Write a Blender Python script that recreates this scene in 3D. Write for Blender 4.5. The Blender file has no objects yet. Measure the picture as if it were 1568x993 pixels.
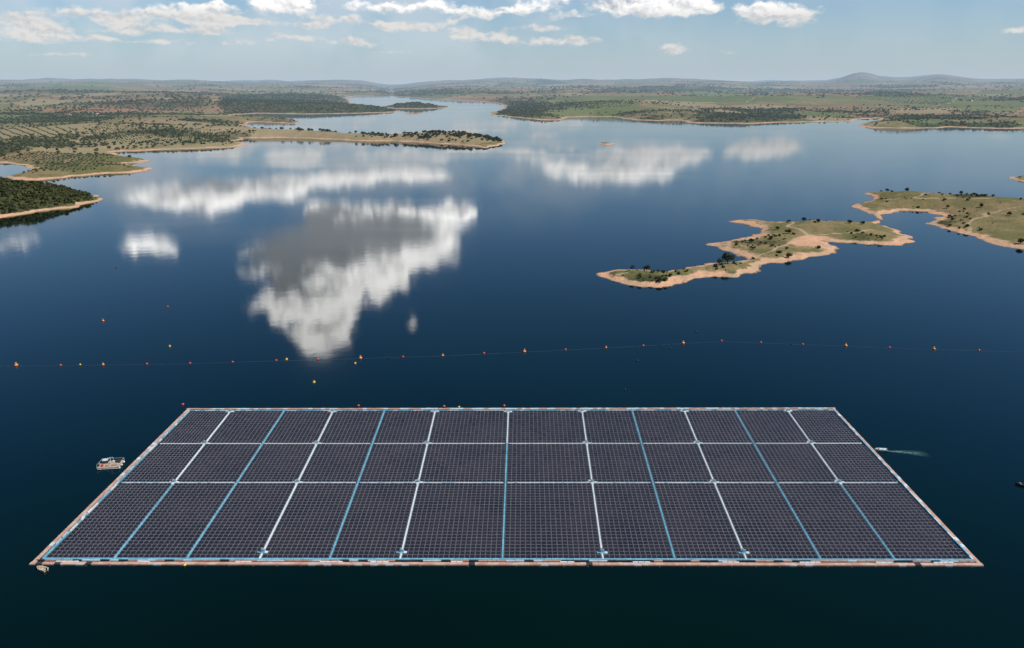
import bpy, math, numpy as np
from mathutils import Vector
rng=np.random.default_rng(7)
S=bpy.context.scene
H=150.0; F=1220.0; PITCH=math.atan(369.5/F); CP,SP=math.cos(PITCH),math.sin(PITCH)

# ---------- survey helpers : photograph bearing -> real position on the lake plane ----------
def ray(u,v):
    dx=(u-784)/F; dy=(496.5-v)/F
    return dx, CP+dy*SP, -SP+dy*CP
def G(u,v):
    x,y,z=ray(u,v); t=H/-z
    return np.array([x*t,y*t])
def bearing(u,v):
    x,y,z=ray(u,v); L=math.sqrt(x*x+y*y+z*z)
    return math.degrees(math.atan2(x,y)), abs(math.degrees(math.asin(z/L)))

# ---------- noise ----------
def vn(x,y,seed=0):
    ix=np.floor(x).astype(np.int64); iy=np.floor(y).astype(np.int64)
    fx=x-ix; fy=y-iy; fx=fx*fx*(3-2*fx); fy=fy*fy*(3-2*fy)
    def h(a,b):
        n=(a*374761393+b*668265263+seed*974634777)&0xffffffff
        n=((n^(n>>13))*1274126177)&0xffffffff
        return ((n^(n>>16))&0xffff)/65535.0
    return (h(ix,iy)*(1-fx)+h(ix+1,iy)*fx)*(1-fy)+(h(ix,iy+1)*(1-fx)+h(ix+1,iy+1)*fx)*fy
def fbm(x,y,o=4,seed=0):
    s=0;a=.5;t=0
    for i in range(o):
        s=s+a*vn(x*2**i+i*17.3,y*2**i-i*9.1,seed+i); t+=a; a*=.5
    return s/t

# ---------- mesh helpers ----------
def mesh_arr(name,verts,faces,mats,midx=None,smooth=False):
    verts=np.ascontiguousarray(verts,dtype=np.float32).reshape(-1,3)
    faces=np.ascontiguousarray(faces,dtype=np.int32); k=faces.shape[1]
    m=bpy.data.meshes.new(name)
    m.vertices.add(len(verts)); m.vertices.foreach_set('co',verts.ravel())
    m.loops.add(faces.size); m.loops.foreach_set('vertex_index',faces.ravel())
    m.polygons.add(len(faces)); m.polygons.foreach_set('loop_start',np.arange(0,faces.size,k,dtype=np.int32))
    m.polygons.foreach_set('loop_total',np.full(len(faces),k,dtype=np.int32))
    for mt in mats: m.materials.append(mt)
    if midx is not None: m.polygons.foreach_set('material_index',np.asarray(midx,dtype=np.int32))
    m.polygons.foreach_set('use_smooth',np.full(len(faces),smooth))
    m.update(calc_edges=True); m.validate()
    return m
def obj(name,mesh,parent=None,loc=(0,0,0),rz=0,sc=1):
    o=bpy.data.objects.new(name,mesh); S.collection.objects.link(o)
    o.location=loc; o.rotation_euler=(0,0,rz); o.scale=(sc,sc,sc) if not hasattr(sc,'__len__') else sc
    if parent: o.parent=parent
    return o
BOXF=np.array([[3,2,1,0],[4,5,6,7],[0,1,5,4],[1,2,6,5],[2,3,7,6],[3,0,4,7]])
def prisms(corners,z0,z1):
    c=np.asarray(corners,float); N=len(c)
    z0=np.broadcast_to(np.asarray(z0,float),(N,)); z1=np.broadcast_to(np.asarray(z1,float),(N,))
    v=np.zeros((N,8,3)); v[:,:4,:2]=c; v[:,4:,:2]=c; v[:,:4,2]=z0[:,None]; v[:,4:,2]=z1[:,None]
    f=(BOXF[None]+8*np.arange(N)[:,None,None]).reshape(-1,4)
    return v.reshape(-1,3),f
class Acc:
    def __init__(s): s.v=[];s.f=[];s.m=[];s.n=0
    def add(s,v,f,mi):
        v=np.asarray(v,float).reshape(-1,3); f=np.asarray(f)
        s.v.append(v); s.f.append(f+s.n); s.m.append(np.full(len(f),mi)); s.n+=len(v)
    def box(s,x0,x1,y0,y1,z0,z1,mi=0):
        v,f=prisms([[[x0,y0],[x1,y0],[x1,y1],[x0,y1]]],z0,z1); s.add(v,f,mi)
    def lathe(s,prof,mi=0,seg=12,cx=0,cy=0,axis='z'):
        a=np.linspace(0,2*np.pi,seg,endpoint=False); V=[]
        for r,z in prof: V.append(np.stack([cx+r*np.cos(a),cy+r*np.sin(a),np.full(seg,z)],1))
        V=np.concatenate(V)
        if axis=='y': V=np.stack([V[:,0],V[:,2],V[:,1]],1)
        if axis=='x': V=np.stack([V[:,2],V[:,0],V[:,1]],1)
        f=[]
        for i in range(len(prof)-1):
            for j in range(seg):
                k=(j+1)%seg; f.append([i*seg+j,i*seg+k,(i+1)*seg+k,(i+1)*seg+j])
        s.add(V,f,mi)
    def mesh(s,name,mats,smooth=False):
        return mesh_arr(name,np.concatenate(s.v),np.concatenate(s.f),mats,np.concatenate(s.m),smooth)

# ---------- material helpers ----------
class NT:
    def __init__(s,tree): s.t=tree; s.n=tree.nodes; s.l=tree.links
    def new(s,ty,**kw):
        n=s.n.new(ty)
        for k,v in kw.items(): setattr(n,k,v)
        return n
    def put(s,sock,val):
        if isinstance(val,bpy.types.NodeSocket): s.l.new(val,sock)
        else: sock.default_value=val
    def math(s,op,a,b=0.0,c=0.0,clamp=False):
        n=s.new('ShaderNodeMath',operation=op,use_clamp=clamp)
        s.put(n.inputs[0],a); s.put(n.inputs[1],b); s.put(n.inputs[2],c); return n.outputs[0]
    def noise(s,vec,scale,detail=4,rough=.5,dist=0):
        n=s.new('ShaderNodeTexNoise'); s.put(n.inputs['Vector'],vec)
        n.inputs['Scale'].default_value=scale;n.inputs['Detail'].default_value=detail
        n.inputs['Roughness'].default_value=rough;n.inputs['Distortion'].default_value=dist
        return n
    def mr(s,v,a,b,c=0.0,d=1.0,smooth=True):
        n=s.new('ShaderNodeMapRange',interpolation_type='SMOOTHSTEP' if smooth else 'LINEAR')
        s.put(n.inputs[0],v);s.put(n.inputs[1],a);s.put(n.inputs[2],b);s.put(n.inputs[3],c);s.put(n.inputs[4],d)
        return n.outputs[0]
    def mix(s,f,a,b,blend='MIX'):
        n=s.new('ShaderNodeMix',data_type='RGBA',blend_type=blend)
        s.put(n.inputs[0],f); s.put(n.inputs[6],a if isinstance(a,bpy.types.NodeSocket) else (*a,1)[:4]); s.put(n.inputs[7],b if isinstance(b,bpy.types.NodeSocket) else (*b,1)[:4])
        return n.outputs[2]
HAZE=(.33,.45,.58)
def painted_haze(t,shader):
    """haze painted into the material: emission mixed in, stronger with distance from origin"""
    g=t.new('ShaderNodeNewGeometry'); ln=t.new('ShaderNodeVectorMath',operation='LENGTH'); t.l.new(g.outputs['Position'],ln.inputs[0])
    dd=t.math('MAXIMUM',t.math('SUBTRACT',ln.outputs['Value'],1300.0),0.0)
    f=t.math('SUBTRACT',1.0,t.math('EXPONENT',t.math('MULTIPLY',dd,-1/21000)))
    e=t.new('ShaderNodeEmission'); e.inputs[0].default_value=(*HAZE,1)  # glow stands in for air haze, no volume in the scene
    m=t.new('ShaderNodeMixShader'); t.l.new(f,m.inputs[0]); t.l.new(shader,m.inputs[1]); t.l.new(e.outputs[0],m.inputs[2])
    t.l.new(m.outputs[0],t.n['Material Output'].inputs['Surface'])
def material(name,col=(.5,.5,.5),rough=.6,metal=0,var=0.25,nscale=1.0,col2=None,spec=.5):
    m=bpy.data.materials.new(name); m.use_nodes=True; t=NT(m.node_tree)
    b=t.n['Principled BSDF']; b.inputs['Roughness'].default_value=rough; b.inputs['Metallic'].default_value=metal
    b.inputs['Specular IOR Level'].default_value=spec
    g=t.new('ShaderNodeNewGeometry')
    nz=t.noise(g.outputs['Position'],nscale,2,.6)
    c2=col2 or tuple(c*(1-var*1.6) for c in col)
    c=t.mix(t.mr(nz.outputs[0],.3,.7),col,c2); t.l.new(c,b.inputs['Base Color'])
    return m,t,b

# =============== camera ===============
cd=bpy.data.cameras.new('camera'); cam=bpy.data.objects.new('camera',cd); S.collection.objects.link(cam)
cam.location=(0,0,H); cam.rotation_euler=(math.pi/2-PITCH,0,0); cd.sensor_width=36; cd.lens=F/1568*36
cd.clip_start=1; cd.clip_end=250000; S.camera=cam
S.view_settings.view_transform='Standard'; S.view_settings.look='None'; S.view_settings.exposure=0

# =============== sun + sky ===============
SEL=math.radians(50); SAZ=math.radians(112)
sd=bpy.data.lights.new('sun','SUN'); sd.energy=5.0; sd.angle=math.radians(.53); sd.color=(1,.95,.87)
sun=bpy.data.objects.new('sun',sd); S.collection.objects.link(sun)
tosun=Vector((math.cos(SEL)*math.sin(SAZ),math.cos(SEL)*math.cos(SAZ),math.sin(SEL)))
sun.rotation_euler=tosun.to_track_quat('Z','Y').to_euler(); sun.location=(600,-300,900)

W=bpy.data.worlds.new('World'); S.world=W; W.use_nodes=True; t=NT(W.node_tree)
W.cycles.sampling_method='MANUAL'; W.cycles.sample_map_resolution=256
sky=t.new('ShaderNodeTexSky',sky_type='NISHITA'); sky.sun_disc=False; sky.sun_elevation=SEL; sky.sun_rotation=SAZ
sky.altitude=200; sky.air_density=1.0; sky.dust_density=.5; sky.ozone_density=2.0
tc=t.new('ShaderNodeTexCoord'); sep=t.new('ShaderNodeSeparateXYZ'); t.l.new(tc.outputs['Generated'],sep.inputs[0])
az=t.math('MULTIPLY',t.math('ARCTAN2',sep.outputs[0],sep.outputs[1]),57.2958)
el=t.math('MULTIPLY',t.math('ARCSINE',sep.outputs[2]),57.2958)
cmb=t.new('ShaderNodeCombineXYZ'); t.l.new(az,cmb.inputs[0]); t.l.new(el,cmb.inputs[1])
P0=cmb.outputs[0]
def vm(op,a,b):
    n=t.new('ShaderNodeVectorMath',operation=op); t.put(n.inputs[0],a)
    if op=='SCALE': t.put(n.inputs[3],b)
    else: t.put(n.inputs[1],b)
    return n.outputs[0]
# clear sky
hs=t.mix(1.0,sky.outputs[0],(.66,.86,1.06,1),'MULTIPLY')
hs=vm('MULTIPLY',hs,t.mix(t.mr(el,3,24,0,1,False),(1,1,1),(.34,.74,.92)))
hs=vm('MULTIPLY',hs,t.mix(t.mr(el,20,42,0,1,False),(1,1,1),(.40,.52,.42)))
clear=t.mix(t.math('EXPONENT',t.math('MULTIPLY',t.math('MAXIMUM',el,0.0),-.28)),hs,(4.7,5.6,6.4))
CLD=[ # (bearing picked in the photo, extent, weight); the higher ones are taken from their mirror image in the lake
 (450,395,75,46,1.2),(545,385,85,48,1.2),(650,378,62,30,1.2),(490,470,60,62,1.2),(425,465,45,26,1.0),(575,425,65,36,1.0),(495,512,36,18,.9),
 (600,328,115,20,1.1),(690,330,30,24,.9),(500,325,45,16,.8),
 (340,300,85,24,.95),(235,298,60,20,.7),(560,272,110,14,1.0),(640,268,50,12,.9),(430,285,80,16,.8),
 (455,247,40,8,.9),(225,377,45,16,1.0),(625,490,10,14,.7),(20,370,50,14,.55),
 (900,266,55,17,1.1),(985,260,50,18,1.15),(1048,240,36,12,.9),(835,250,36,18,.75),(960,235,60,10,.6),(1150,232,30,9,.7)]
CLL=[(55,50,50,12,1.1),(20,28,40,7,.8),(130,18,60,8,.8),(205,46,38,7,.9),(262,20,36,12,1.0),(335,27,34,13,1.2),(440,8,40,13,1.2),(395,34,40,6,.8),
 (545,66,34,6,.9),(450,58,34,5,.8),(365,64,34,4,.7),(635,40,44,7,1.0),(712,53,22,10,1.3),(764,56,22,9,1.0),(855,63,60,6,1.1),(590,10,50,8,.9),(745,20,40,8,.9),(828,42,32,5,.9),
 (1000,15,42,10,1.1),(925,8,34,7,.8),(1070,12,26,9,1.1),(1160,18,26,14,1.2),(1212,20,32,14,1.3),(1032,76,26,7,1.0),(1118,80,22,4,.7),(1556,45,14,5,1.1),(520,30,40,6,.9),(680,10,34,8,.8),(300,48,40,5,.9),(160,62,30,4,.8),(600,80,60,3,.5),(90,84,60,3,.5),
 (185,30,30,6,.9),(480,40,26,5,.9),(590,36,24,6,.9),(800,12,26,7,.9),(870,24,30,5,.8),(250,66,30,4,.8),(690,30,20,5,.8),(320,8,26,6,.9)]
ALL=[(*c,1.35) for c in CLD]+[(*c,1.6) for c in CLL]
DK=[(440,385,90,45,1.1),(540,362,100,34,1.1),(630,358,60,20,.7),(590,315,110,12,.6),(330,284,110,14,.6),(560,260,110,10,.5),(445,440,45,24,.6),(930,248,80,12,.5)]
DK=[(*c,1.35) for c in DK]
def blobs(lst,P,e0,e1):
    acc=None
    for (u,v,ru,rv,w,f) in lst:
        a,e=bearing(u,v); k=57.3/F; ra,re=ru*k*f,rv*k*f; m_=.6+.09*e
        if e+re+m_<e0 or e-re-m_>e1: continue
        mp=t.new('ShaderNodeMapping'); t.l.new(P,mp.inputs[0])
        mp.inputs['Scale'].default_value=(1/ra,1/re,0); mp.inputs['Location'].default_value=(-a/ra,-e/re,0)
        gr=t.new('ShaderNodeTexGradient',gradient_type='SPHERICAL'); t.l.new(mp.outputs[0],gr.inputs[0])
        o=t.math('MULTIPLY',gr.outputs['Fac'],w)
        acc=o if acc is None else t.math('ADD',acc,o)
    return acc if acc is not None else t.math('MULTIPLY',el,0.0)
def cloud_band(e0,e1):
    wn=t.noise(P0,.6,3,.6)
    amp=t.math('ADD',t.math('MULTIPLY',el,.17),.25)
    P1=vm('ADD',P0,vm('SCALE',vm('SUBTRACT',wn.outputs['Color'],(.5,.5,.5)),amp))
    Fd=blobs(ALL,P1,e0,e1)
    lowf=t.mr(el,4.5,7.5)
    OFF=(.14,.30,0)
    def nz(o,d):
        r_=[]
        for sc,need in (((.8,1.35,1),e0<7.5),((.42,.62,1),e1>4.5)):
            if not need: r_.append(None); continue
            mp=t.new('ShaderNodeMapping'); t.l.new(P1,mp.inputs[0]); mp.inputs['Scale'].default_value=sc; mp.inputs['Location'].default_value=o
            r_.append(t.noise(mp.outputs[0],1.0,d,.62).outputs[0])
        if r_[0] is None: return r_[1]
        if r_[1] is None: return r_[0]
        n=t.new('ShaderNodeMix',data_type='FLOAT'); t.l.new(lowf,n.inputs[0]); t.l.new(r_[0],n.inputs[2]); t.l.new(r_[1],n.inputs[3]); return n.outputs[0]
    n1=nz((0,0,0),6); n2=nz(OFF,3)
    Ff=t.math('MINIMUM',Fd,1.0)
    den=t.math('ADD',Ff,t.math('MULTIPLY',t.math('SUBTRACT',n1,.5),1.55))
    gate=t.mr(Fd,.02,.22)
    alpha=t.math('MULTIPLY',t.mr(den,.22,t.mr(el,4,8,.80,.60)),gate)
    relief=t.math('MULTIPLY',t.math('SUBTRACT',n2,n1),3.0)
    dk=t.math('MINIMUM',blobs(DK,P1,e0,e1),1.0)
    shade=t.math('ADD',t.math('MULTIPLY',dk,1.5),t.math('ADD',relief,.16),clamp=True)
    bright=t.mr(el,4,10,7.6,32,False); gr=t.mr(el,4,11,5.4,5.4,False)
    cw=vm('SCALE',(1,.985,.96),bright); cg=vm('SCALE',(.88,.95,1.04),gr)
    ccol=t.mix(shade,cw,cg)
    veil=t.math('MULTIPLY',t.mr(t.noise(P0,.14,3,.6).outputs[0],.38,.62),t.math('MULTIPLY',t.mr(el,0,3),t.mr(el,11,5)))
    veil=t.math('MULTIPLY',veil,t.mr(az,16,-4,.25,1))
    s1=t.mix(t.math('MULTIPLY',veil,t.mr(el,4,6,.45,.75)),clear,(6.4,7.0,7.6))
    fin=t.mix(t.math('MULTIPLY',alpha,t.mr(el,0,3,.45,.95)),s1,ccol)
    b_=t.new('ShaderNodeBackground'); t.l.new(fin,b_.inputs[0]); b_.inputs[1].default_value=.1
    return b_.outputs[0]
def mixsh(f,a,b):
    m=t.new('ShaderNodeMixShader'); t.l.new(f,m.inputs[0]); t.l.new(a,m.inputs[1]); t.l.new(b,m.inputs[2]); return m.outputs[0]
bg=t.n['Background']; bg.inputs[1].default_value=.1; t.l.new(clear,bg.inputs[0])
hi=mixsh(t.math('GREATER_THAN',el,8.6),cloud_band(5.3,8.6),cloud_band(8.6,23))
allb=mixsh(t.math('GREATER_THAN',el,5.3),cloud_band(0,5.3),hi)
inside=t.math('MULTIPLY',t.math('MULTIPLY',t.math('GREATER_THAN',el,-.5),t.math('LESS_THAN',el,23.0)),t.math('LESS_THAN',t.math('ABSOLUTE',az),42.0))
t.l.new(mixsh(inside,bg.outputs[0],allb),t.n['World Output'].inputs['Surface'])

# =============== water ===============
wm=bpy.data.materials.new('lake_water'); wm.use_nodes=True; t=NT(wm.node_tree); b=t.n['Principled BSDF']
g=t.new('ShaderNodeNewGeometry'); pos=g.outputs['Position']
big=t.noise(pos,.004,2,.6)
c=t.mix(t.mr(big.outputs[0],.35,.65),(.0004,.0058,.0045),(.0009,.0080,.0060)); t.l.new(c,b.inputs['Base Color'])
b.inputs['IOR'].default_value=1.34
mpw=t.new('ShaderNodeMapping'); t.l.new(pos,mpw.inputs[0]); mpw.inputs['Scale'].default_value=(.0006,.0022,1)
wp=t.noise(mpw.outputs[0],1.0,4,.6)
t.l.new(t.mr(wp.outputs[0],.42,.64,.022,.075),b.inputs['Roughness'])
w1=t.noise(pos,.9,2,.55)
w2=t.noise(pos,.09,2,.5)
bp=t.new('ShaderNodeBump'); bp.inputs['Strength'].default_value=.3; bp.inputs['Distance'].default_value=.02; t.l.new(w1.outputs[0],bp.inputs['Height'])
bp2=t.new('ShaderNodeBump'); bp2.inputs['Strength'].default_value=.35; bp2.inputs['Distance'].default_value=.05; t.l.new(w2.outputs[0],bp2.inputs['Height'])
t.l.new(bp.outputs[0],bp2.inputs['Normal']); t.l.new(bp2.outputs[0],b.inputs['Normal'])
painted_haze(t,b.outputs[0])
R=80000; obj('lake_water',mesh_arr('lake_water',[[-R,-R,0],[R,-R,0],[R,R,0],[-R,R,0]],[[0,1,2,3]],[wm]))

# =============== terrain ===============
ML=[(-900,252),(-100,250),(0,250),(28,253),(50,257),(48,262),(22,268),(8,272),(30,277),(60,277),(95,273),(150,267),(200,265),(230,262),(232,258),(205,254),(190,250.5),(215,250),(230,246),(200,241),(180,238),(180,233),(240,230),(300,228),(350,226),(376,222),(362,216),(370,212),(430,211.5),(480,213),(525,215),(560,217),(600,216.5),(650,219),(700,222),(745,227),(778,219),(766,214),(740,211),(700,210),(640,209.5),(600,211),(560,209),(500,206),(440,203),(400,199),(372,193),(385,187),(430,188.5),(456,190),(461,187),(440,183),(372,181),(350,176),(400,174),(470,175),(540,174),(608,172),(602,168),(575,166),(545,164),(535,158),(528,150),(545,147),(600,147.5),(600,129),(-900,129)]
MR=[(600,129),(600,147.5),(650,151),(700,153.5),(745,156),(770,159),(775,164),(760,171),(750,176),(790,180),(825,184),(855,184),(868,180),(900,179),(935,179),(975,184),(1010,185),(1045,184),(1060,189),(1110,189),(1150,190),(1185,188),(1235,187),(1300,186),(1325,182),(1345,181),(1340,186),(1312,193),(1330,196),(1400,197),(1460,195),(1520,197),(1568,197),(1700,199),(2500,205),(2500,129)]
IA=[(914,419),(940,414),(985,414),(1012,417),(1040,412),(1065,407),(1100,403),(1135,401),(1142,395),(1118,386),(1080,374),(1110,370),(1142,364),(1160,356),(1166,350),(1140,344),(1108,339),(1150,337),(1190,341),(1240,338),(1300,340),(1335,342),(1347,336),(1325,326),(1303,316),(1328,309),(1336,303),(1318,296),(1350,294),(1400,296),(1470,300),(1568,308),(1750,318),(1900,330),(1800,420),(1620,395),(1568,384),(1530,376),(1490,362),(1450,352),(1421,342),(1442,332),(1420,324),(1380,323),(1352,330),(1344,343),(1372,352),(1396,362),(1401,370),(1380,377),(1330,375),(1285,372),(1258,369),(1287,381),(1280,388),(1240,395),(1200,402),(1166,406),(1156,417),(1130,425),(1080,424),(1050,430),(1032,439),(1000,441),(960,437),(925,428)]
IB=[(-900,420),(-200,350),(0,334),(60,324),(110,319),(148,309),(158,304),(142,299),(110,293),(60,289),(0,287),(-200,284),(-900,300)]
I1=[(583,164),(610,161.5),(640,162),(685,163.5),(692,165),(650,166.7),(600,166.5)]
I2=[(620,174),(645,173),(646,175.5),(622,176)]
I3=[(918,220.5),(928,219),(938,220.5),(936,222.5),(922,222.7)]
I4=[(1546,272.5),(1568,270),(1750,268),(1750,290),(1568,280)]
POLY=[np.array([G(*p) for p in P]) for P in (ML,MR,IA,IB,I1,I2,I3,I4)]
def sdf_poly(P,x,y):
    best=np.full(x.shape,1e18); ins=np.zeros(x.shape,bool)
    Q=np.roll(P,-1,0)
    for (x0,y0),(x1,y1) in zip(P,Q):
        ex,ey=x1-x0,y1-y0; L=ex*ex+ey*ey+1e-9
        tt=np.clip(((x-x0)*ex+(y-y0)*ey)/L,0,1)
        d=(x-x0-tt*ex)**2+(y-y0-tt*ey)**2; np.minimum(best,d,out=best)
        if y0!=y1:
            cnd=((y0>y)!=(y1>y)); xi=x0+(y-y0)*ex/(y1-y0); ins^=(cnd&(x<xi))
    d=np.sqrt(best); return np.where(ins,d,-d)
def sdf(x,y):
    r=np.hypot(x,y); best=np.full(x.shape,-1e9)
    for P in POLY:
        rp=np.hypot(P[:,0],P[:,1]); lo,hi=rp.min()*.75,rp.max()*1.3
        m=(r>lo)&(r<hi)
        if m.any(): best[m]=np.maximum(best[m],sdf_poly(P,x[m],y[m]))
    th=np.arctan2(x,y); lr=np.log(r)
    n=fbm(th*90,lr*60,5,3)-.5
    return np.maximum(best,-4000)+n*.018*r
def height(x,y,d=None):
    if d is None: d=sdf(x,y)
    r=np.hypot(x,y); th=np.degrees(np.arctan2(x,y))
    hb=np.interp(r,[0,700,950,1150,2500,4000,6000,9000,14000,22000,30000,45000],[8,9,12,17,19,26,42,62,95,150,185,190])
    hb=hb*np.where((x<-250)&(r<1350),1.9,1.0)
    na=fbm(x/150,y/150,4,11); nb=fbm(x/600,y/600,4,12); nc=fbm(x/2600,y/2600,4,13)
    w1_=np.clip((r-1000)/1800,0,1); w2_=np.clip((r-4500)/9000,0,1)
    nn=na*(1-w1_)+nb*w1_*(1-w2_)+nc*w1_*w2_
    L=35+r*.03
    di=np.clip(d-7,0,None)
    h=np.clip(d*.16,0,1.5)+hb*(1-np.exp(-di/L))*np.clip(.25+2.1*(nn-.2),.15,1.8)
    h+=np.clip(di/30,0,1)*(na-.5)*1.6
    k=np.clip((r-18000)/6000,0,1)
    for (u,a_,w_) in ((1270,190,1.1),(1385,170,1.4),(1330,90,3),(540,90,2.2),(800,40,4),(1500,60,3),(60,-20,5),(1000,35,2)):
        a0=math.degrees(math.atan((u-784)/F/ CP)); h+=k*a_*np.exp(-((th-a0)/w_)**2)
    return np.where(d>0,h,-np.clip(-d*.14,0,8))
NA,NR=1150,820
th=np.radians(np.linspace(-54,54,NA)); rr=np.exp(np.linspace(math.log(420),math.log(46000),NR))
TH,RR=np.meshgrid(th,rr); X=(np.sin(TH)*RR).ravel(); Y=(np.cos(TH)*RR).ravel()
D=sdf(X,Y); Z=height(X,Y,D)
idx=np.arange(NA*NR).reshape(NR,NA)
fc=np.stack([idx[:-1,:-1],idx[:-1,1:],idx[1:,1:],idx[1:,:-1]],-1).reshape(-1,4)
keep=(Z[fc].max(1)>-6); fc=fc[keep][:, ::-1]
used=np.unique(fc); remap=np.full(NA*NR,-1); remap[used]=np.arange(len(used)); fc=remap[fc]

REG=[ # tree-cover regions
 (IB,1.1),([(0,277),(60,277),(232,262),(230,244),(120,236),(0,232)],.45),
 ([(330,178),(608,173),(600,160),(530,150),(400,148),(330,160)],1.0),
 ([(583,168),(583,160),(692,160),(692,168)],.9),([(750,178),(870,185),(870,172),(760,165)],.95),
 ([(1055,190),(1235,188),(1235,172),(1060,174)],.95),([(1312,197),(1568,198),(1568,178),(1350,184)],.8),
 ([(0,200),(330,182),(330,150),(0,150)],.62),([(380,222),(780,230),(780,203),(380,196)],.08),(IA,.20)]
REGW=[(np.array([G(*p) for p in P]),w) for P,w in REG]
def wood(x,y):
    r=np.hypot(x,y)
    base=np.full(x.shape,.40)
    for P,w in REGW:
        lo,hi=np.hypot(*P.T).min()*.95,np.hypot(*P.T).max()*1.05
        m=(r>lo)&(r<hi)
        if m.any():
            soft=sdf_poly(P,x[m],y[m])/(r[m]*.015); s=np.clip(soft,0,1); base[m]=base[m]*(1-s)+w*s
    n=np.where(r<1500,fbm(x/60,y/60,3,21),np.where(r<4500,fbm(x/190,y/190,4,22),fbm(x/900,y/1300,4,23)))
    return np.clip(base+(n-.5)*2.2,0,1)
TR=[[(1225,362),(1222,372),(1205,380),(1195,388),(1165,396),(1110,405),(1050,412),(1000,420),(950,425)],[(1225,362),(1205,352),(1215,343)],[(1225,362),(1290,362),(1340,360)],
    [(1345,312),(1400,314),(1470,316),(1568,325),(1700,340)],[(1400,314),(1440,302)],[(1480,360),(1500,340),(1568,332)],
    [(0,214),(90,208),(200,200),(330,196)],[(60,262),(120,250),(170,240)],[(120,222),(160,212),(210,206)],[(1120,168),(1180,160),(1260,158)],[(1380,176),(1450,166),(1500,150)]]
def dist_track(x,y):
    b_=np.full(x.shape,1e9)
    for T in TR:
        P=np.array([G(*p) for p in T])
        for (x0,y0),(x1,y1) in zip(P[:-1],P[1:]):
            ex,ey=x1-x0,y1-y0; L=ex*ex+ey*ey; tt=np.clip(((x-x0)*ex+(y-y0)*ey)/L,0,1)
            b_=np.minimum(b_,np.hypot(x-x0-tt*ex,y-y0-tt*ey))
    return b_
Xu,Yu,Zu,Du=X[used],Y[used],Z[used],D[used]
WD=wood(Xu,Yu); DT=dist_track(Xu+(vn(Xu/25,Yu/25,5)-.5)*14,Yu+(vn(Xu/25,Yu/25,6)-.5)*14)
Ru=np.hypot(Xu,Yu); tw=1.8+Ru*.001
trk=np.clip(1.4-DT/tw,0,1)

tm=bpy.data.materials.new('terrain_ground'); tm.use_nodes=True; t=NT(tm.node_tree); b=t.n['Principled BSDF']
b.inputs['Roughness'].default_value=.95; b.inputs['Specular IOR Level'].default_value=.1
g=t.new('ShaderNodeNewGeometry'); pos=g.outputs['Position']; sp=t.new('ShaderNodeSeparateXYZ'); t.l.new(pos,sp.inputs[0])
at=t.new('ShaderNodeAttribute',attribute_name='cover'); asp=t.new('ShaderNodeSeparateColor'); t.l.new(at.outputs['Color'],asp.inputs[0])
fine=t.noise(pos,.22,4,.7).outputs[0]; mid=t.noise(pos,.022,4,.6).outputs[0]; lg=t.noise(pos,.0022,4,.6).outputs[0]; vl=t.noise(pos,.0006,3,.6).outputs[0]
c=t.mix(t.mr(mid,.38,.62),(.240,.185,.095),(.140,.130,.054))
c=t.mix(t.mr(lg,.50,.64,0,.8),c,(.100,.110,.040))
c=t.mix(t.mr(vl,.50,.62,0,.85),c,(.27,.165,.10))
wv=t.new('ShaderNodeVectorMath',operation='ADD'); ws=t.new('ShaderNodeVectorMath',operation='SCALE'); t.l.new(t.noise(pos,.004,2,.5).outputs['Color'],ws.inputs[0]); ws.inputs[3].default_value=160; t.l.new(pos,wv.inputs[0]); t.l.new(ws.outputs[0],wv.inputs[1])
for scl,(k0,k1,k2) in ((.0028,(.76,.86,.83)),(.0009,(.78,.72,.86))):
    vo=t.new('ShaderNodeTexVoronoi'); t.l.new(wv.outputs[0],vo.inputs['Vector']); vo.inputs['Scale'].default_value=scl; vsp=t.new('ShaderNodeSeparateColor'); t.l.new(vo.outputs['Color'],vsp.inputs[0])
    c=t.mix(t.mr(vsp.outputs[0],k0,k0+.03,0,.75),c,(.30,.24,.14))
    c=t.mix(t.mr(vsp.outputs[1],k1,k1+.03,0,.7),c,(.095,.140,.045))
    c=t.mix(t.mr(vsp.outputs[2],k2,k2+.03,0,.7),c,(.28,.15,.09))
c=t.mix(t.mr(fine,.5,.72,0,.55),c,(.065,.065,.030))
c=t.mix(t.mr(asp.outputs[1],.5,.9,0,.85),c,(.040,.048,.021))
c=t.mix(t.mr(asp.outputs[0],.3,.9,0,.8),c,(.42,.31,.20))
zs=t.math('ADD',sp.outputs[2],t.math('MULTIPLY',t.math('SUBTRACT',mid,.5),3.2))
zs=t.math('ADD',zs,t.math('MULTIPLY',t.math('SUBTRACT',fine,.5),1.6))
sand=t.mix(t.mr(mid,.40,.6),(.58,.34,.215),(.47,.31,.205))
sand=t.mix(t.mr(fine,.45,.75,0,.5),sand,(.28,.19,.12))
c=t.mix(t.mr(zs,1.5,2.3,1,0),c,sand)
c=t.mix(t.mr(sp.outputs[2],.03,.35,1,0),c,(.20,.12,.07))
t.l.new(c,b.inputs['Base Color'])
bp=t.new('ShaderNodeBump'); bp.inputs['Strength'].default_value=.7; bp.inputs['Distance'].default_value=1.8; t.l.new(fine,bp.inputs['Height']); t.l.new(bp.outputs[0],b.inputs['Normal'])
painted_haze(t,b.outputs[0])
tmesh=mesh_arr('terrain',np.stack([Xu,Yu,Zu],1),fc,[tm],smooth=True)
ca=tmesh.color_attributes.new('cover','FLOAT_COLOR','POINT')
col=np.zeros((len(Xu),4),np.float32); col[:,0]=trk; col[:,1]=WD; col[:,3]=1; ca.data.foreach_set('color',col.ravel())
obj('terrain',tmesh)

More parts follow.
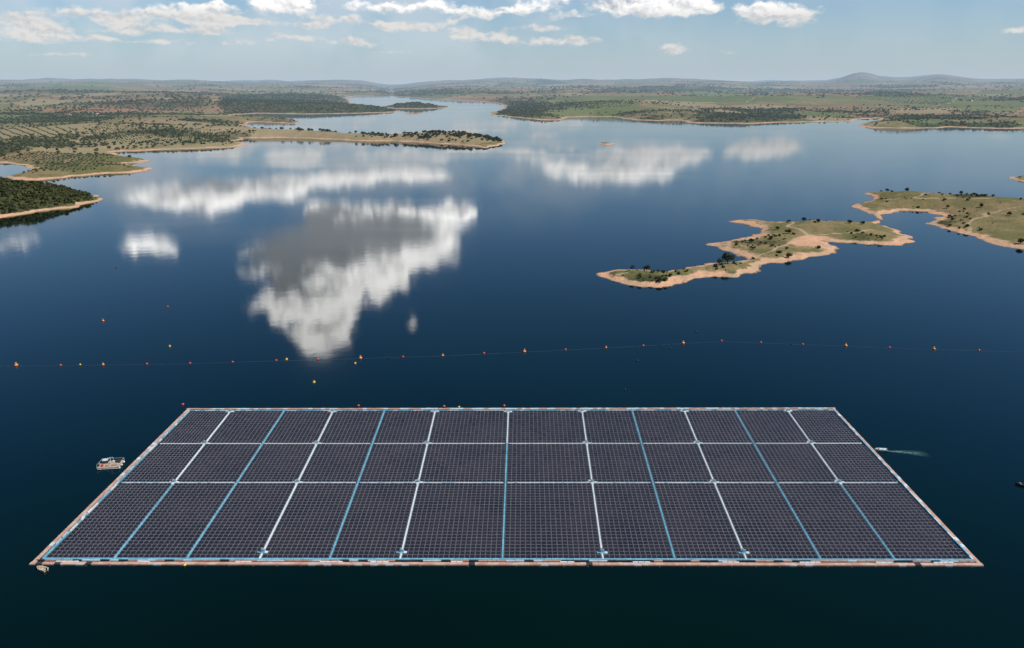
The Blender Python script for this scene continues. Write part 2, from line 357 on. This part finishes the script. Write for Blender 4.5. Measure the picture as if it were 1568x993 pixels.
# =============== vegetation ===============
def leafmat(name,c1,c2):
    m,t,b=material(name,c1,.8,0,nscale=.12,col2=c2,spec=.15); painted_haze(t,b.outputs[0])
    return m
leaf=leafmat('oak_foliage',(.048,.060,.024),(.022,.031,.012)); scrubm=leafmat('scrub_foliage',(.080,.086,.034),(.034,.044,.018)); olive=leafmat('olive_foliage',(.080,.090,.050),(.046,.056,.030))
bark=material('bark',(.10,.075,.05),.9,nscale=3)[0]
def crown_tmpl(n,seed,clumps=7):
    q=np.random.default_rng(seed); V=[];
    cc=q.normal(size=(clumps,3)); cc/=np.linalg.norm(cc,axis=1)[:,None]; cc*=q.uniform(.35,.62,(clumps,1)); cc[:,2]*=.55
    rad=q.uniform(.32,.55,clumps)
    for i in range(n):
        k=q.integers(clumps); d=q.normal(size=3); d/=np.linalg.norm(d); p=cc[k]+d*rad[k]*q.uniform(.7,1.05)*np.array([1,1,.75])
        nrm=d+q.normal(size=3)*.5; nrm/=np.linalg.norm(nrm); a_=np.cross(nrm,[.3,.2,1]); a_/=np.linalg.norm(a_); b_=np.cross(nrm,a_)
        s=q.uniform(.6,1.3)*(2.0/math.sqrt(n)); ang=q.uniform(0,6.28); a2=a_*math.cos(ang)+b_*math.sin(ang); b2=-a_*math.sin(ang)+b_*math.cos(ang)
        V+= [p-a2*s-b2*s*.7,p+a2*s-b2*s*.7*.6,p+a2*s*.7+b2*s*.8,p-a2*s*.8+b2*s*.6]
    V=np.array(V); return V,np.arange(len(V)).reshape(-1,4)
def scatter(name,pts,size,tmpls,mat,zoff=.75,squash=(.75,1.05)):
    acc=Acc(); k=rng.integers(len(tmpls),size=len(pts))
    for i,(V,Fc) in enumerate(tmpls):
        m=k==i; n=m.sum()
        if n==0: continue
        p=pts[m]; s=size[m]; a_=rng.uniform(0,6.28,n); ca_,sa_=np.cos(a_),np.sin(a_); sz=rng.uniform(*squash,n)
        vx=V[None,:,0]*ca_[:,None]-V[None,:,1]*sa_[:,None]; vy=V[None,:,0]*sa_[:,None]+V[None,:,1]*ca_[:,None]
        out=np.stack([p[:,0,None]+vx*s[:,None],p[:,1,None]+vy*s[:,None],p[:,2,None]+(V[None,:,2]*sz[:,None]+zoff)*s[:,None]],-1)
        ff=(Fc[None]+len(V)*np.arange(n)[:,None,None]).reshape(-1,Fc.shape[1]); acc.add(out,ff,0)
    return obj(name,acc.mesh(name,[mat]))
def cand(n,r0,r1,a0=-40,a1=40):
    a_=np.radians(rng.uniform(a0,a1,n)); r_=np.exp(rng.uniform(math.log(r0),math.log(r1),n)); return np.sin(a_)*r_,np.cos(a_)*r_
def filt(x,y,dmin,zmin,pw):
    d=sdf(x,y); z=height(x,y,d); w=wood(x,y); m=(d>dmin)&(z>zmin)&(rng.uniform(size=len(x))<w**pw)&(dist_track(x,y)>3)
    return np.stack([x[m],y[m],z[m]],1)
near_t=[crown_tmpl(50,i,5) for i in range(5)]
def lump(seed):
    q=np.random.default_rng(seed)
    ph=(1+5**.5)/2; V=np.array([[-1,ph,0],[1,ph,0],[-1,-ph,0],[1,-ph,0],[0,-1,ph],[0,1,ph],[0,-1,-ph],[0,1,-ph],[ph,0,-1],[ph,0,1],[-ph,0,-1],[-ph,0,1]],float)
    V/=np.linalg.norm(V,axis=1)[:,None]; V*=q.uniform(.65,1.2,(12,1)); V[:,2]*=.7
    f=np.array([[0,11,5],[0,5,1],[0,1,7],[0,7,10],[0,10,11],[1,5,9],[5,11,4],[11,10,2],[10,7,6],[7,1,8],[3,9,4],[3,4,2],[3,2,6],[3,6,8],[3,8,9],[4,9,5],[2,4,11],[6,2,10],[8,6,7],[9,8,1]])
    return V,f
lumps=[lump(i) for i in range(6)]
x,y=cand(38000,560,1750); x2,y2=cand(9000,850,1400,-40,-24); x=np.concatenate([x,x2]); y=np.concatenate([y,y2])
p=filt(x,y,9,2.2,1.5); sz=.7+rng.uniform(0,1.5,len(p))**2*.95; sz*=np.where((p[:,0]<-250)&(np.hypot(p[:,0],p[:,1])<1350),1.5,1.0)
scatter('scrub_vegetation',p,sz,near_t,scrubm,.5)
x,y=cand(60000,1700,5200); p=filt(x,y,22,3.0,1.9); r_=np.hypot(p[:,0],p[:,1]); scatter('woodland_trees',p,rng.uniform(2.0,5.0,len(p))*(1+np.clip((r_-2500)/6000,0,1)),lumps,leaf,.5)
x,y=cand(40000,5000,22000); p=filt(x,y,60,4.0,2.2); r_=np.hypot(p[:,0],p[:,1]); scatter('distant_woodland',p,rng.uniform(5,12,len(p))*(r_/6000)**.6,lumps,leaf,.35)
def grove(region,ang,sx,sy,jit,size):
    P=np.array([G(*p) for p in region]); x0,y0=P.min(0); x1,y1=P.max(0); cx,cy=(x0+x1)/2,(y0+y1)/2; R_=max(x1-x0,y1-y0)*.75
    gx,gy=np.meshgrid(np.arange(-R_,R_,sx),np.arange(-R_,R_,sy)); gx=gx.ravel()+rng.normal(size=gx.size)*jit; gy=gy.ravel()+rng.normal(size=gy.size)*jit
    c_,s_=math.cos(ang),math.sin(ang); x=cx+gx*c_-gy*s_; y=cy+gx*s_+gy*c_
    m=(sdf_poly(P,x,y)>0); x,y=x[m],y[m]; d=sdf(x,y); m=(d>25); x,y,d=x[m],y[m],d[m]
    return np.stack([x,y,height(x,y,d)],1)
gp=np.concatenate([grove([(130,226),(360,224),(350,209),(150,208)],1.15,9,26,.8,2),grove([(0,228),(110,236),(125,212),(0,208)],-.9,10,24,1.2,2),grove([(40,272),(130,266),(200,258),(170,242),(60,240),(0,246)],.8,9,19,1.2,2),grove([(1310,162),(1440,168),(1500,155),(1360,152)],.2,30,55,4,2),grove([(860,173),(960,176),(1000,163),(850,165)],.2,28,50,4,2)])
scatter('olive_grove',gp,rng.uniform(1.8,2.9,len(gp))*np.clip(np.hypot(gp[:,0],gp[:,1])/2600,1,1.8),lumps,olive,.6)
q=[]
for (u0,v0,u1,v1,n) in ((400,205,560,212,40),(560,213,770,219,110),(640,213,770,217,60)):
    f_=rng.uniform(size=n)**.8
    for k in f_: q.append(G(u0+(u1-u0)*k+rng.normal()*2,v0+(v1-v0)*k+rng.normal()*.8))
q=np.array(q); d=sdf(q[:,0],q[:,1]); z=height(q[:,0],q[:,1],d); m=d>14; p=np.stack([q[m,0],q[m,1],z[m]],1)
scatter('spit_trees',p,rng.uniform(3.0,7.5,len(p)),near_t,leaf,.6)

def tree_mesh(seed):
    q=np.random.default_rng(seed); acc=Acc()
    def limb(p0,p1,r0,r1,seg=7):
        p0=np.array(p0,float);p1=np.array(p1,float); d=p1-p0; d/=np.linalg.norm(d); a_=np.cross(d,[.9,.1,.2]); a_/=np.linalg.norm(a_); b_=np.cross(d,a_)
        an=np.linspace(0,2*np.pi,seg,endpoint=False); V=np.concatenate([p+r*(np.cos(an)[:,None]*a_+np.sin(an)[:,None]*b_) for p,r in ((p0,r0),((p0+p1)/2+q.normal(size=3)*.03,(r0+r1)/2),(p1,r1))])
        f=[[i*seg+j,i*seg+(j+1)%seg,(i+1)*seg+(j+1)%seg,(i+1)*seg+j] for i in range(2) for j in range(seg)]; acc.add(V,f,1)
    limb((0,0,-.15),(0.03,0,.5),.10,.065)
    for i in range(6):
        a_=i*1.05+q.uniform(-.3,.3); limb((.03,0,.42+.02*i),(math.cos(a_)*.5,math.sin(a_)*.5,.8+q.uniform(0,.25)),.05,.015)
    V,f=crown_tmpl(900,seed,11); V=V*np.array([1,1,.95])+np.array([0,0,.85]); acc.add(V,f,0)
    return acc.mesh('oak_tree_mesh',[leaf,bark])
TM=[tree_mesh(s) for s in (3,4,5)]
for i,(u,v,s) in enumerate([(1113,408,6.6),(1101,410,3.6),(990,421,3.6),(968,424,2.6),(1208,363,3.4),(1190,356,3.0),(1230,345,3.6),(1252,348,3.0),(1300,352,3.4),(1150,376,3.0),(1207,397,3.4),(1180,370,2.6),(1320,352,3),(1388,299,4),(1358,297,3.4),(1470,306,3.4),(1500,330,3.6),(1562,377,4.2),(1543,345,3.2),(1450,325,2.8)]):
    x,y=G(u,v); z=float(height(np.array([x]),np.array([y]))[0]); obj('oak_tree',TM[i%3],loc=(x,y,max(z,.3)),rz=i*1.3,sc=s)

# farmhouses
whitew=material('limewash',(.72,.70,.66),.9,nscale=.4,var=.1)[0]; tile=material('roof_tile',(.36,.15,.08),.85,nscale=1.5)[0]; glassd=material('window_glass',(.03,.035,.04),.2)[0]; woodm=material('timber_door',(.12,.07,.04),.7)[0]
a=Acc(); a.box(-9,9,-4,4,-2,4,0); a.box(9,14,-3,3,-2,3,0)
for xx in (-7,-3,3.5,6.5): a.box(xx-.6,xx+.6,-4.06,-3.95,1.2,2.6,2)
a.box(-.6,.6,-4.08,-3.95,0,2.3,3); a.box(-5,-4,.5,1.5,4,7.4,0)
V=np.array([[-9.5,-4.6,3.9],[9.5,-4.6,3.9],[9.5,4.6,3.9],[-9.5,4.6,3.9],[-9.5,0,6.4],[9.5,0,6.4]]); a.add(V,[[0,1,5,4],[2,3,4,5]],1)
a.add(np.array([[-9,-4,4],[-9,4,4],[-9,0,6.2],[-9,0,6.2],[9,-4,4],[9,4,4],[9,0,6.2],[9,0,6.2]])*[1.001,1,1],[[0,1,2,3],[5,4,7,6]],0)
a.add([[8.9,-3.4,2.9],[14.4,-3.4,2.9],[14.4,3.4,4.0],[8.9,3.4,4.0]],[[0,1,2,3]],1)
hm_=a.mesh('farmhouse',[whitew,tile,glassd,woodm])
for i,(u,v,s) in enumerate([(104,183,1.2),(138,181,1.1),(150,182,.9),(1484,163,1.6),(1496,160,1.4),(935,158,1.3),(1210,156,1.8),(420,146,2),(1528,172,1),(30,176,1.2)]):
    x,y=G(u,v); z=float(height(np.array([x]),np.array([y]))[0])
    if z>1: obj('farmhouse',hm_,loc=(x,y,z),rz=i*.7,sc=s)

# =============== floating solar array ===============
root=bpy.data.objects.new('floating_solar_array',None); S.collection.objects.link(root)
n1_,n2_,f1_,f2_=G(46,864),G(1505,866),G(287,626.5),G(1278,625.5)
near=[62,170,282,395,503,612,770,925,1036,1146,1261,1375,1493]; far=[296,357,438,512,590,667,778,890,966,1045,1122,1202,1271]
bn=np.array([(x-46)/1459 for x in near]); bf=np.array([(x-287)/991 for x in far])
Dn,Df=(n1_[1]+n2_[1])/2,(f1_[1]+f2_[1])/2
def TY(v): return (G(784,v)[1]-Dn)/(Df-Dn)
T0,TA,TB,T1=TY(858.5),TY(741),TY(681),TY(630)
def PS(s,tt):
    s=np.asarray(s,float)[...,None]; tt=np.asarray(tt,float)[...,None]
    return (1-tt)*(n1_+s*(n2_-n1_))+tt*(f1_+s*(f2_-f1_))
def bs(j,tt): return bn[j]+(bf[j]-bn[j])*tt
Wm=np.linalg.norm(n2_-n1_); Dm=Df-Dn
glass=material('solar_cell_glass',(.027,.025,.038),.13,nscale=.06,col2=(.017,.018,.030),spec=.6)[0]
frame=material('aluminium_frame',(.42,.42,.45),.5,.3,nscale=2)[0]
flt=material('float_grey_hdpe',(.34,.33,.35),.6,nscale=.4)[0]
fltd=material('float_dark_hdpe',(.04,.04,.045),.6,nscale=.6)[0]
wht=material('float_white_hdpe',(.62,.70,.74),.55,nscale=.8,var=.12)[0]
cyan=material('float_blue_hdpe',(.18,.46,.62),.5,nscale=.5,var=.2)[0]
pink=material('float_terracotta_hdpe',(.46,.24,.18),.65,nscale=.3,col2=(.56,.40,.33))[0]
pv=Acc(); fl=Acc()
def quad_from(j,q0,q1,t0,t1):
    def S_(q,tt): return bs(j,tt)*(1-q)+bs(j+1,tt)*q
    return np.stack([PS(S_(q0,t0),t0),PS(S_(q1,t0),t0),PS(S_(q1,t1),t1),PS(S_(q0,t1),t1)],1)
for j in range(12):
    wdt=(bn[j+1]-bn[j])*Wm
    nc=int(round((wdt-1.2)/1.72)); mg=.5/wdt
    for (ta,tb) in ((T0,TA),(TA,TB),(TB,T1)):
        dp=(tb-ta)*Dm; nr=int(round((dp-1.2)/2.05)); mt=.5/dp
        ci,ri=np.meshgrid(np.arange(nc),np.arange(nr)); ci=ci.ravel(); ri=ri.ravel()
        pw=(1-2*mg)/nc; ph=(1-2*mt)/nr
        q0=mg+(ci+.04)*pw; q1=mg+(ci+.96)*pw
        ta0=ta+(tb-ta)*(mt+(ri+.06)*ph); ta1=ta+(tb-ta)*(mt+(ri+.78)*ph)
        C=quad_from(j,q0,q1,ta0,ta1); N=len(C)
        jit=rng.normal(0,.015,N); ztilt=rng.normal(0,.025,N)
        zf=.48+jit; zb=.72+jit+ztilt
        O=np.zeros((N,4,3)); O[:,:,:2]=C; O[:,0,2]=O[:,1,2]=zf; O[:,2,2]=O[:,3,2]=zb
        ex=(O[:,1:2]-O[:,0:1]); ey=(O[:,3:4]-O[:,0:1]); 
        exn=ex/np.linalg.norm(ex,axis=2,keepdims=True)*.04; eyn=ey/np.linalg.norm(ey,axis=2,keepdims=True)*.045
        I=O.copy(); I[:,0:1]+=exn+eyn; I[:,1:2]+=-exn+eyn; I[:,2:3]+=-exn-eyn; I[:,3:4]+=exn-eyn
        Bt=O.copy(); Bt[:,:,2]-=.05
        VV=np.concatenate([O,I,Bt],1); off=12*np.arange(N)[:,None,None]
        pv.add(VV,(np.array([[4,5,6,7]])[None]+off).reshape(-1,4),0)
        base=pv.n-12*N
        def addf(F_,mi):
            pv.f.append((np.array(F_)[None]+off).reshape(-1,4)+base); pv.m.append(np.full(N*len(F_),mi))
        addf([[0,1,5,4],[1,2,6,5],[2,3,7,6],[3,0,4,7],[8,9,1,0],[9,10,2,1],[10,11,3,2],[11,8,0,3]],1)
        v,f=prisms(quad_from(j,mg+(ci+.14)*pw,mg+(ci+.86)*pw,ta+(tb-ta)*(mt+(ri+.16)*ph),ta+(tb-ta)*(mt+(ri+.70)*ph)),-.1,.38); fl.add(v,f,1)
        v,f=prisms(quad_from(j,mg+(ci+.06)*pw,mg+(ci+.94)*pw,ta+(tb-ta)*(mt+(ri+.84)*ph),ta+(tb-ta)*(mt+(ri+1.0)*ph)),-.1,.36+rng.uniform(0,.03,N)); fl.add(v,f,0)
        v,f=prisms(quad_from(j,mg+(ci-.03)*pw,mg+(ci+.03)*pw,ta0,ta1),-.1,.34); fl.add(v,f,0)
obj('photovoltaic_panels',pv.mesh('photovoltaic_panels',[glass,frame]),root)
obj('panel_floats',fl.mesh('panel_floats',[flt,fltd]),root)
wk=Acc(); MW=[wht,cyan,pink,frame,fltd,material('cable_tray',(.74,.80,.84),.4,nscale=2,var=.1)[0]]
def strip(pa,pb,width,z0,z1,mi,seg=2.4,gap=.12,z_j=.02,skip=0,mis=None,acc=wk):
    pa=np.array(pa,float);pb=np.array(pb,float);d=pb-pa;L=np.linalg.norm(d);d/=L;n_=np.array([-d[1],d[0]]); n=max(1,int(L/seg)); s=L/n
    k=np.arange(n); k=k[rng.uniform(size=n)>=skip]
    if len(k)==0: return
    A=pa+d*(k[:,None]*s+gap/2); B=pa+d*((k[:,None]+1)*s-gap/2); w=width/2
    C=np.stack([A-n_*w,A+n_*w,B+n_*w,B-n_*w],1)[:, ::-1]
    zz=z1+rng.uniform(-z_j,z_j,len(C))
    if mis is None:
        v,f=prisms(C,z0,zz); acc.add(v,f,mi)
    else:
        sel=rng.choice([m for m,_ in mis],p=[p for _,p in mis],size=len(C))
        for m_ in set(sel):
            q=sel==m_; v,f=prisms(C[q],z0,zz[q]); acc.add(v,f,int(m_))
LC={1:(0,0,1),2:(1,1,1),3:(0,0,0),4:(1,1,1),5:(0,0,0),6:(0,1,1),7:(0,0,0),8:(1,1,1),9:(0,0,0),10:(1,1,1),11:(0,0,1)}
for j in range(1,12):
    for (ta,tb),mi in zip(((TB,T1),(TA,TB),(T0,TA)),LC[j]):
        strip(PS(bs(j,ta),ta),PS(bs(j,tb),tb),.60,-.1,.62,mi,1.2,.05)
        strip(PS(bs(j,ta),ta),PS(bs(j,tb),tb),.2,.62,.72,5 if mi==0 else 1,6,.1)
for tt in (TA,TB):
    for j in range(12):
        a_,b_=PS(bs(j,tt)+.0025,tt),PS(bs(j+1,tt)-.0025,tt)
        strip(a_,b_,.5,-.1,.55,0,1.2,.10,mis=[(0,.75),(1,.25)] if tt==TA else [(0,1.0)]); strip(a_,b_,.16,.56,.68,5,8,.1)
P_=lambda s,tt: PS(s,tt)
strip(P_(bn[0]-.001,T0),P_(bn[12]+.001,T0),.7,-.1,.6,1,2.4,.08)
strip(P_(bs(0,T1)-.001,T1),P_(bs(12,T1)+.001,T1),.5,-.1,.6,0,2.4,.1,mis=[(0,.5),(1,.5)])
strip(P_(bs(0,T0)-.002,T0),P_(bs(0,T1)-.002,T1),.5,-.1,.6,1,2.4,.1,mis=[(0,.3),(1,.7)])
strip(P_(bs(12,T0)+.002,T0),P_(bs(12,T1)+.002,T1),.5,-.1,.6,1,2.4,.1,mis=[(0,.4),(1,.6)])
e=.003
strip(P_(0,.001),P_(1,.001),1.3,-.15,.40,2,2.0,.05,.04,mis=[(2,.97),(4,.03)])
strip(P_(0.003,.0135),P_(.997,.0135),.35,-.1,.5,2,3.0,.15,.05,mis=[(2,.45),(0,.2),(4,.35)])
strip(P_(e,0),P_(e,1),1.2,-.15,.42,2,2.0,.05,.04,mis=[(2,.90),(0,.10)])
strip(P_(1-e,0),P_(1-e,1),1.2,-.15,.42,2,2.0,.05,.04,mis=[(2,.93),(0,.07)])
strip(P_(.0075,0.02),P_(.0075,.98),.25,.1,.62,5,4,1.0,.05,skip=.4)
strip(P_(0,.995),P_(1,.995),1.0,-.15,.42,2,2.0,.05,.04,mis=[(2,.6),(0,.4)])
strip(P_(.012,-.004),P_(.988,-.004),.12,-.05,.5,5,5,2.6,.05,skip=.7)
for k in range(12):
    s0=(k+.5)/12+rng.uniform(-.02,.02); strip(P_(s0,.005),P_(s0+rng.uniform(.012,.026),.005),.4,.42,.72,5,1.6,.2)
for k in range(40):
    s0=(k+.4)/40; strip(P_(s0,-.009),P_(s0+.0018,-.009),.6,-.1,.25,4,1,.0)
obj('walkways',wk.mesh('walkways',MW),root)
jn=Acc()
def junction(j,tt,arms=True):
    c_=PS(bs(j,tt),tt)
    parts=((0,0,1.6,1.7),(-1.4,.1,1.0,1.0),(1.4,-.1,1.0,1.0),(0,-1.4,.8,.9),(-.9,1.3,.8,.7)) if arms else ((0,0,1.7,1.7),(1.35,-.3,.9,1.0),(-1.3,-.2,.8,.8))
    for dx,dy,w,h in parts:
        jn.box(c_[0]+(dx-w/2),c_[0]+(dx+w/2),c_[1]+(dy-h/2),c_[1]+(dy+h/2),.1,.80+.012*(dx+dy),0 if arms else (2 if dx<=0 else 0))
    jn.box(c_[0]-.5,c_[0]+.1,c_[1]-.4,c_[1]+.4,.8,1.9,1); jn.box(c_[0]+.25,c_[0]+.7,c_[1]-.3,c_[1]+.3,.8,1.6,2)
for j in (1,3,5,7,9,11):
    junction(j,TA); junction(j,TB); junction(j,T1-.012)
junction(6,T1-.015)
for j in (3,5,7,9): junction(j,T0+.03,False)
obj('junction_platforms',jn.mesh('junction_platforms',[wht,frame,cyan]),root)

# =============== buoys ===============
orange=material('buoy_orange',(.85,.25,.03),.45,nscale=2,var=.1)[0]; yellow=material('buoy_yellow',(.85,.55,.05),.45,nscale=2,var=.1)[0]; red=material('buoy_red',(.62,.07,.04),.45,nscale=2,var=.1)[0]; black=material('rubber_black',(.02,.02,.022),.6,nscale=2)[0]
def buoy(name,c,c2,s):
    a=Acc(); a.lathe([(0,-.5),(.55,-.45),(.8,-.1),(.85,.15),(.75,.45),(.35,.65),(.2,.8),(.12,1.0),(0,1.0)],0,14); a.lathe([(0,1.0),(.24,1.02),(.26,1.35),(0,1.5)],1,10); a.lathe([(.86,-.06),(.90,0),(.90,.06),(.85,.1)],2,14)
    return a.mesh(name,[c,c2,black],True)
bo=buoy('marker_buoy',orange,yellow,1); by=buoy('marker_buoy_y',yellow,orange,1); 
a=Acc(); a.lathe([(0,-.3),(.3,-.27),(.5,0),(.5,.2),(.32,.42),(.1,.5),(.1,.62),(0,.62)],0,12); a.lathe([(.5,.06),(.53,.1),(.5,.14)],1,12); br=a.mesh('float_buoy',[red,black],True)
a=Acc(); a.lathe([(0,-.3),(.3,-.27),(.5,0),(.5,.2),(.32,.42),(.1,.5),(.1,.62),(0,.62)],0,12); bk=a.mesh('float_buoy_black',[black],True)
BIG=[(25,560,1.3),(158,492,1),(552,549,1.2),(803,539,1.2),(1046,526,1.2),(1295,530,1.2),(1430,535,1.15),(928,533,.9),(678,545,.9),(158,559,.9)]
for u,v,s in BIG: x,y=G(u,v); obj('marker_buoy',bo,loc=(x,y,.1),rz=u,sc=s*.95)
for u,v,s in [(260,531,.9),(439,551,.95),(481,586,1.0),(544,557,.8),(703,624,.7),(123,559,.7),(283,866,.7)]: x,y=G(u,v); obj('marker_buoy',by,loc=(x,y,.1),rz=u,sc=s*.9)
for u,v in [(93,560),(225,558),(291,557),(356,555),(423,552.5),(487,551),(617,547),(741,541.5),(866,536),(985,530),(1105,522.5),(1165,525),(1229,528),(1362,533),(1499,537),(257,470),(280,620),(549,622),(680,623),(772,622)]:
    x,y=G(u,v); obj('float_buoy',br,loc=(x,y,.05),sc=1.3)
for u,v in [(178,411),(594,548),(1066,509),(1026,534),(1212,528),(976,553),(957,597)]:
    x,y=G(u,v); obj('float_buoy',bk,loc=(x,y,.05),sc=1.1)
ropem=material('rope',(.13,.17,.18),.8,nscale=3)[0]
cu=bpy.data.curves.new('buoy_line','CURVE'); cu.dimensions='3D'; cu.bevel_depth=.03; cu.materials.append(ropem)
pts=[(-80,561),(25,561),(158,559.5),(291,557.5),(423,553),(552,549.5),(678,545.5),(803,539.5),(928,533.5),(1046,526.5),(1105,523.5),(1165,525.5),(1295,530.5),(1430,535.5),(1499,537.5),(1620,541)]
sp_=cu.splines.new('POLY'); sp_.points.add(len(pts)-1)
for i,(u,v) in enumerate(pts): x,y=G(u,v); sp_.points[i].co=(x,y,.02,1)
obj('buoy_line',cu)

# =============== work barge, boats ===============
def empty(name,loc,rz):
    e=bpy.data.objects.new(name,None); S.collection.objects.link(e); e.location=loc; e.rotation_euler=(0,0,rz); return e
deck=material('deck_plank',(.50,.37,.28),.8,nscale=1.5)[0]; 
x,y=G(170,713); e_=empty('work_barge',(x,y,0),.12)
a=Acc()
for yy in (-2.6,0,2.6): a.lathe([(0,-4.6),(.35,-4.5),(.5,-4.2),(.5,4.2),(.35,4.5),(0,4.6)],0,12,yy,.0,'x')
obj('pontoons',a.mesh('pontoons',[wht]),e_)
a=Acc()
for i in range(16): a.box(-4.4+i*.55,-4.4+i*.55+.5,-3.2,3.2,.5,.62,0)
obj('deck',a.mesh('deck',[deck]),e_)
a=Acc(); 
for (xx,yy) in ((-4.3,-3.1),(-4.3,3.1),(4.2,-3.1),(4.2,3.1),(0,3.1),(-4.3,0),(4.2,0)): a.box(xx-.05,xx+.05,yy-.05,yy+.05,.62,1.7,0)
a.box(-4.33,4.23,3.07,3.13,1.7,1.76,0); a.box(-4.33,-4.27,-3.1,3.05,1.7,1.76,0); a.box(4.17,4.23,-3.1,3.05,1.7,1.76,0)
obj('railing',a.mesh('railing',[wht]),e_)
a=Acc(); a.box(-3.4,-1.6,.6,2.4,.62,1.9,0); a.box(-3.5,-1.5,.5,2.5,1.9,2.0,1); a.box(1.2,3.0,-2,-.4,.62,1.3,2); a.box(1.6,3.4,.6,2.2,.62,1.5,0); a.box(-1,0,-2.4,-1.2,.62,1.4,2); a.box(.2,.9,1.5,2.2,.62,1.2,1)
a.lathe([(0,.62),(.4,.62),(.4,1.5),(0,1.5)],3,10,-2.6,-1.8); a.lathe([(0,.62),(.4,.62),(.4,1.5),(0,1.5)],2,10,-3.6,-1.5); a.box(.0,.14,-.07,.07,.62,3.6,1); a.box(-.9,1.6,-.05,.05,3.45,3.55,1)
obj('deck_cargo',a.mesh('deck_cargo',[fltd,wht,deck,red]),e_)
def boat_mesh(name,L,Wd,Hh,mats):
    a=Acc(); n=9; xs=np.linspace(-L/2,L/2,n); V=[]
    for i,x0 in enumerate(xs):
        k=(i/(n-1)); w=Wd/2*(1-max(0,(k-.45)/.55)**2.2)+.02; sh=Hh*(1+.35*k**2)
        V+=[(x0,-w,sh),(x0,-w*.75,-.1),(x0,0,-.25+.25*k**3),(x0,w*.75,-.1),(x0,w,sh),(x0,w*.8,sh),(x0,w*.6,.18),(x0,-w*.6,.18),(x0,-w*.8,sh)]
    f=[[i*9+j,i*9+(j+1)%9,(i+1)*9+(j+1)%9,(i+1)*9+j] for i in range(n-1) for j in range(9)]
    f.append([0,1,3,4]);f.append([0,4,5,8]); f.append([8,5,6,7]); a.add(V,f,0)
    for xx in (-.18,.12): a.box(xx*L-.15,xx*L+.15,-Wd*.38,Wd*.38,Hh*.55,Hh*.65,1)
    a.box(-L/2-.35,-L/2-.02,-.16,.16,Hh*.5,Hh*1.8,2); a.box(-L/2-.25,-L/2-.12,-.07,.07,-.4,Hh*.5,2)
    a.box(.12*L+.3,.12*L+.6,-.3,.3,Hh*.3,Hh*1.7,1)
    return a.mesh(name,mats)
bm_=boat_mesh('motor_boat',5.2,2.0,.6,[wht,deck,black]); x,y=G(1349,690); obj('motor_boat',bm_,loc=(x,y,.05),rz=math.pi-.1)
bm2=boat_mesh('dinghy',3.9,1.9,.7,[material('dinghy_cream',(.70,.60,.45),.6)[0],deck,black]); x,y=G(64,873); obj('dinghy',bm2,loc=(x,y,.05),rz=2.8)
bm3=boat_mesh('dark_boat',5.0,2.0,.6,[material('boat_navy',(.03,.05,.08),.4)[0],deck,black]); x,y=G(1566,744); obj('rowing_boat',bm3,loc=(x,y,.05),rz=2.6)
fm=bpy.data.materials.new('wake_foam'); fm.use_nodes=True; t=NT(fm.node_tree); b=t.n['Principled BSDF']; b.inputs['Base Color'].default_value=(.22,.42,.38,1); b.inputs['Roughness'].default_value=.5
g=t.new('ShaderNodeNewGeometry'); at=t.new('ShaderNodeAttribute',attribute_name='foam'); 
nz=t.noise(g.outputs['Position'],.9,5,.7).outputs[0]
al=t.math('MULTIPLY',t.mr(nz,.3,.75),at.outputs['Fac']); t.l.new(al,b.inputs['Alpha'])
n=40; xs=np.linspace(0,17,n); V=[];cl=[]
x0,y0=G(1356,691); 
for i,xx in enumerate(xs):
    w=.5+.2*xx
    for k,q in enumerate((-1,-.5,0,.5,1)):
        V.append((x0+xx,y0-.10*xx-.006*xx*xx+q*w,.02)); cl.append((1-abs(q))*1.0*min(1,xx/2)*max(0,1-(xx/17)**2))
f=[[i*5+j,(i+1)*5+j,(i+1)*5+j+1,i*5+j+1] for i in range(n-1) for j in range(4)]
m=mesh_arr('boat_wake',V,f,[fm]); atr=m.attributes.new('foam','FLOAT','POINT'); atr.data.foreach_set('value',np.clip(np.array(cl,np.float32),0,1)); obj('boat_wake',m)
print('done',len(bpy.data.objects))
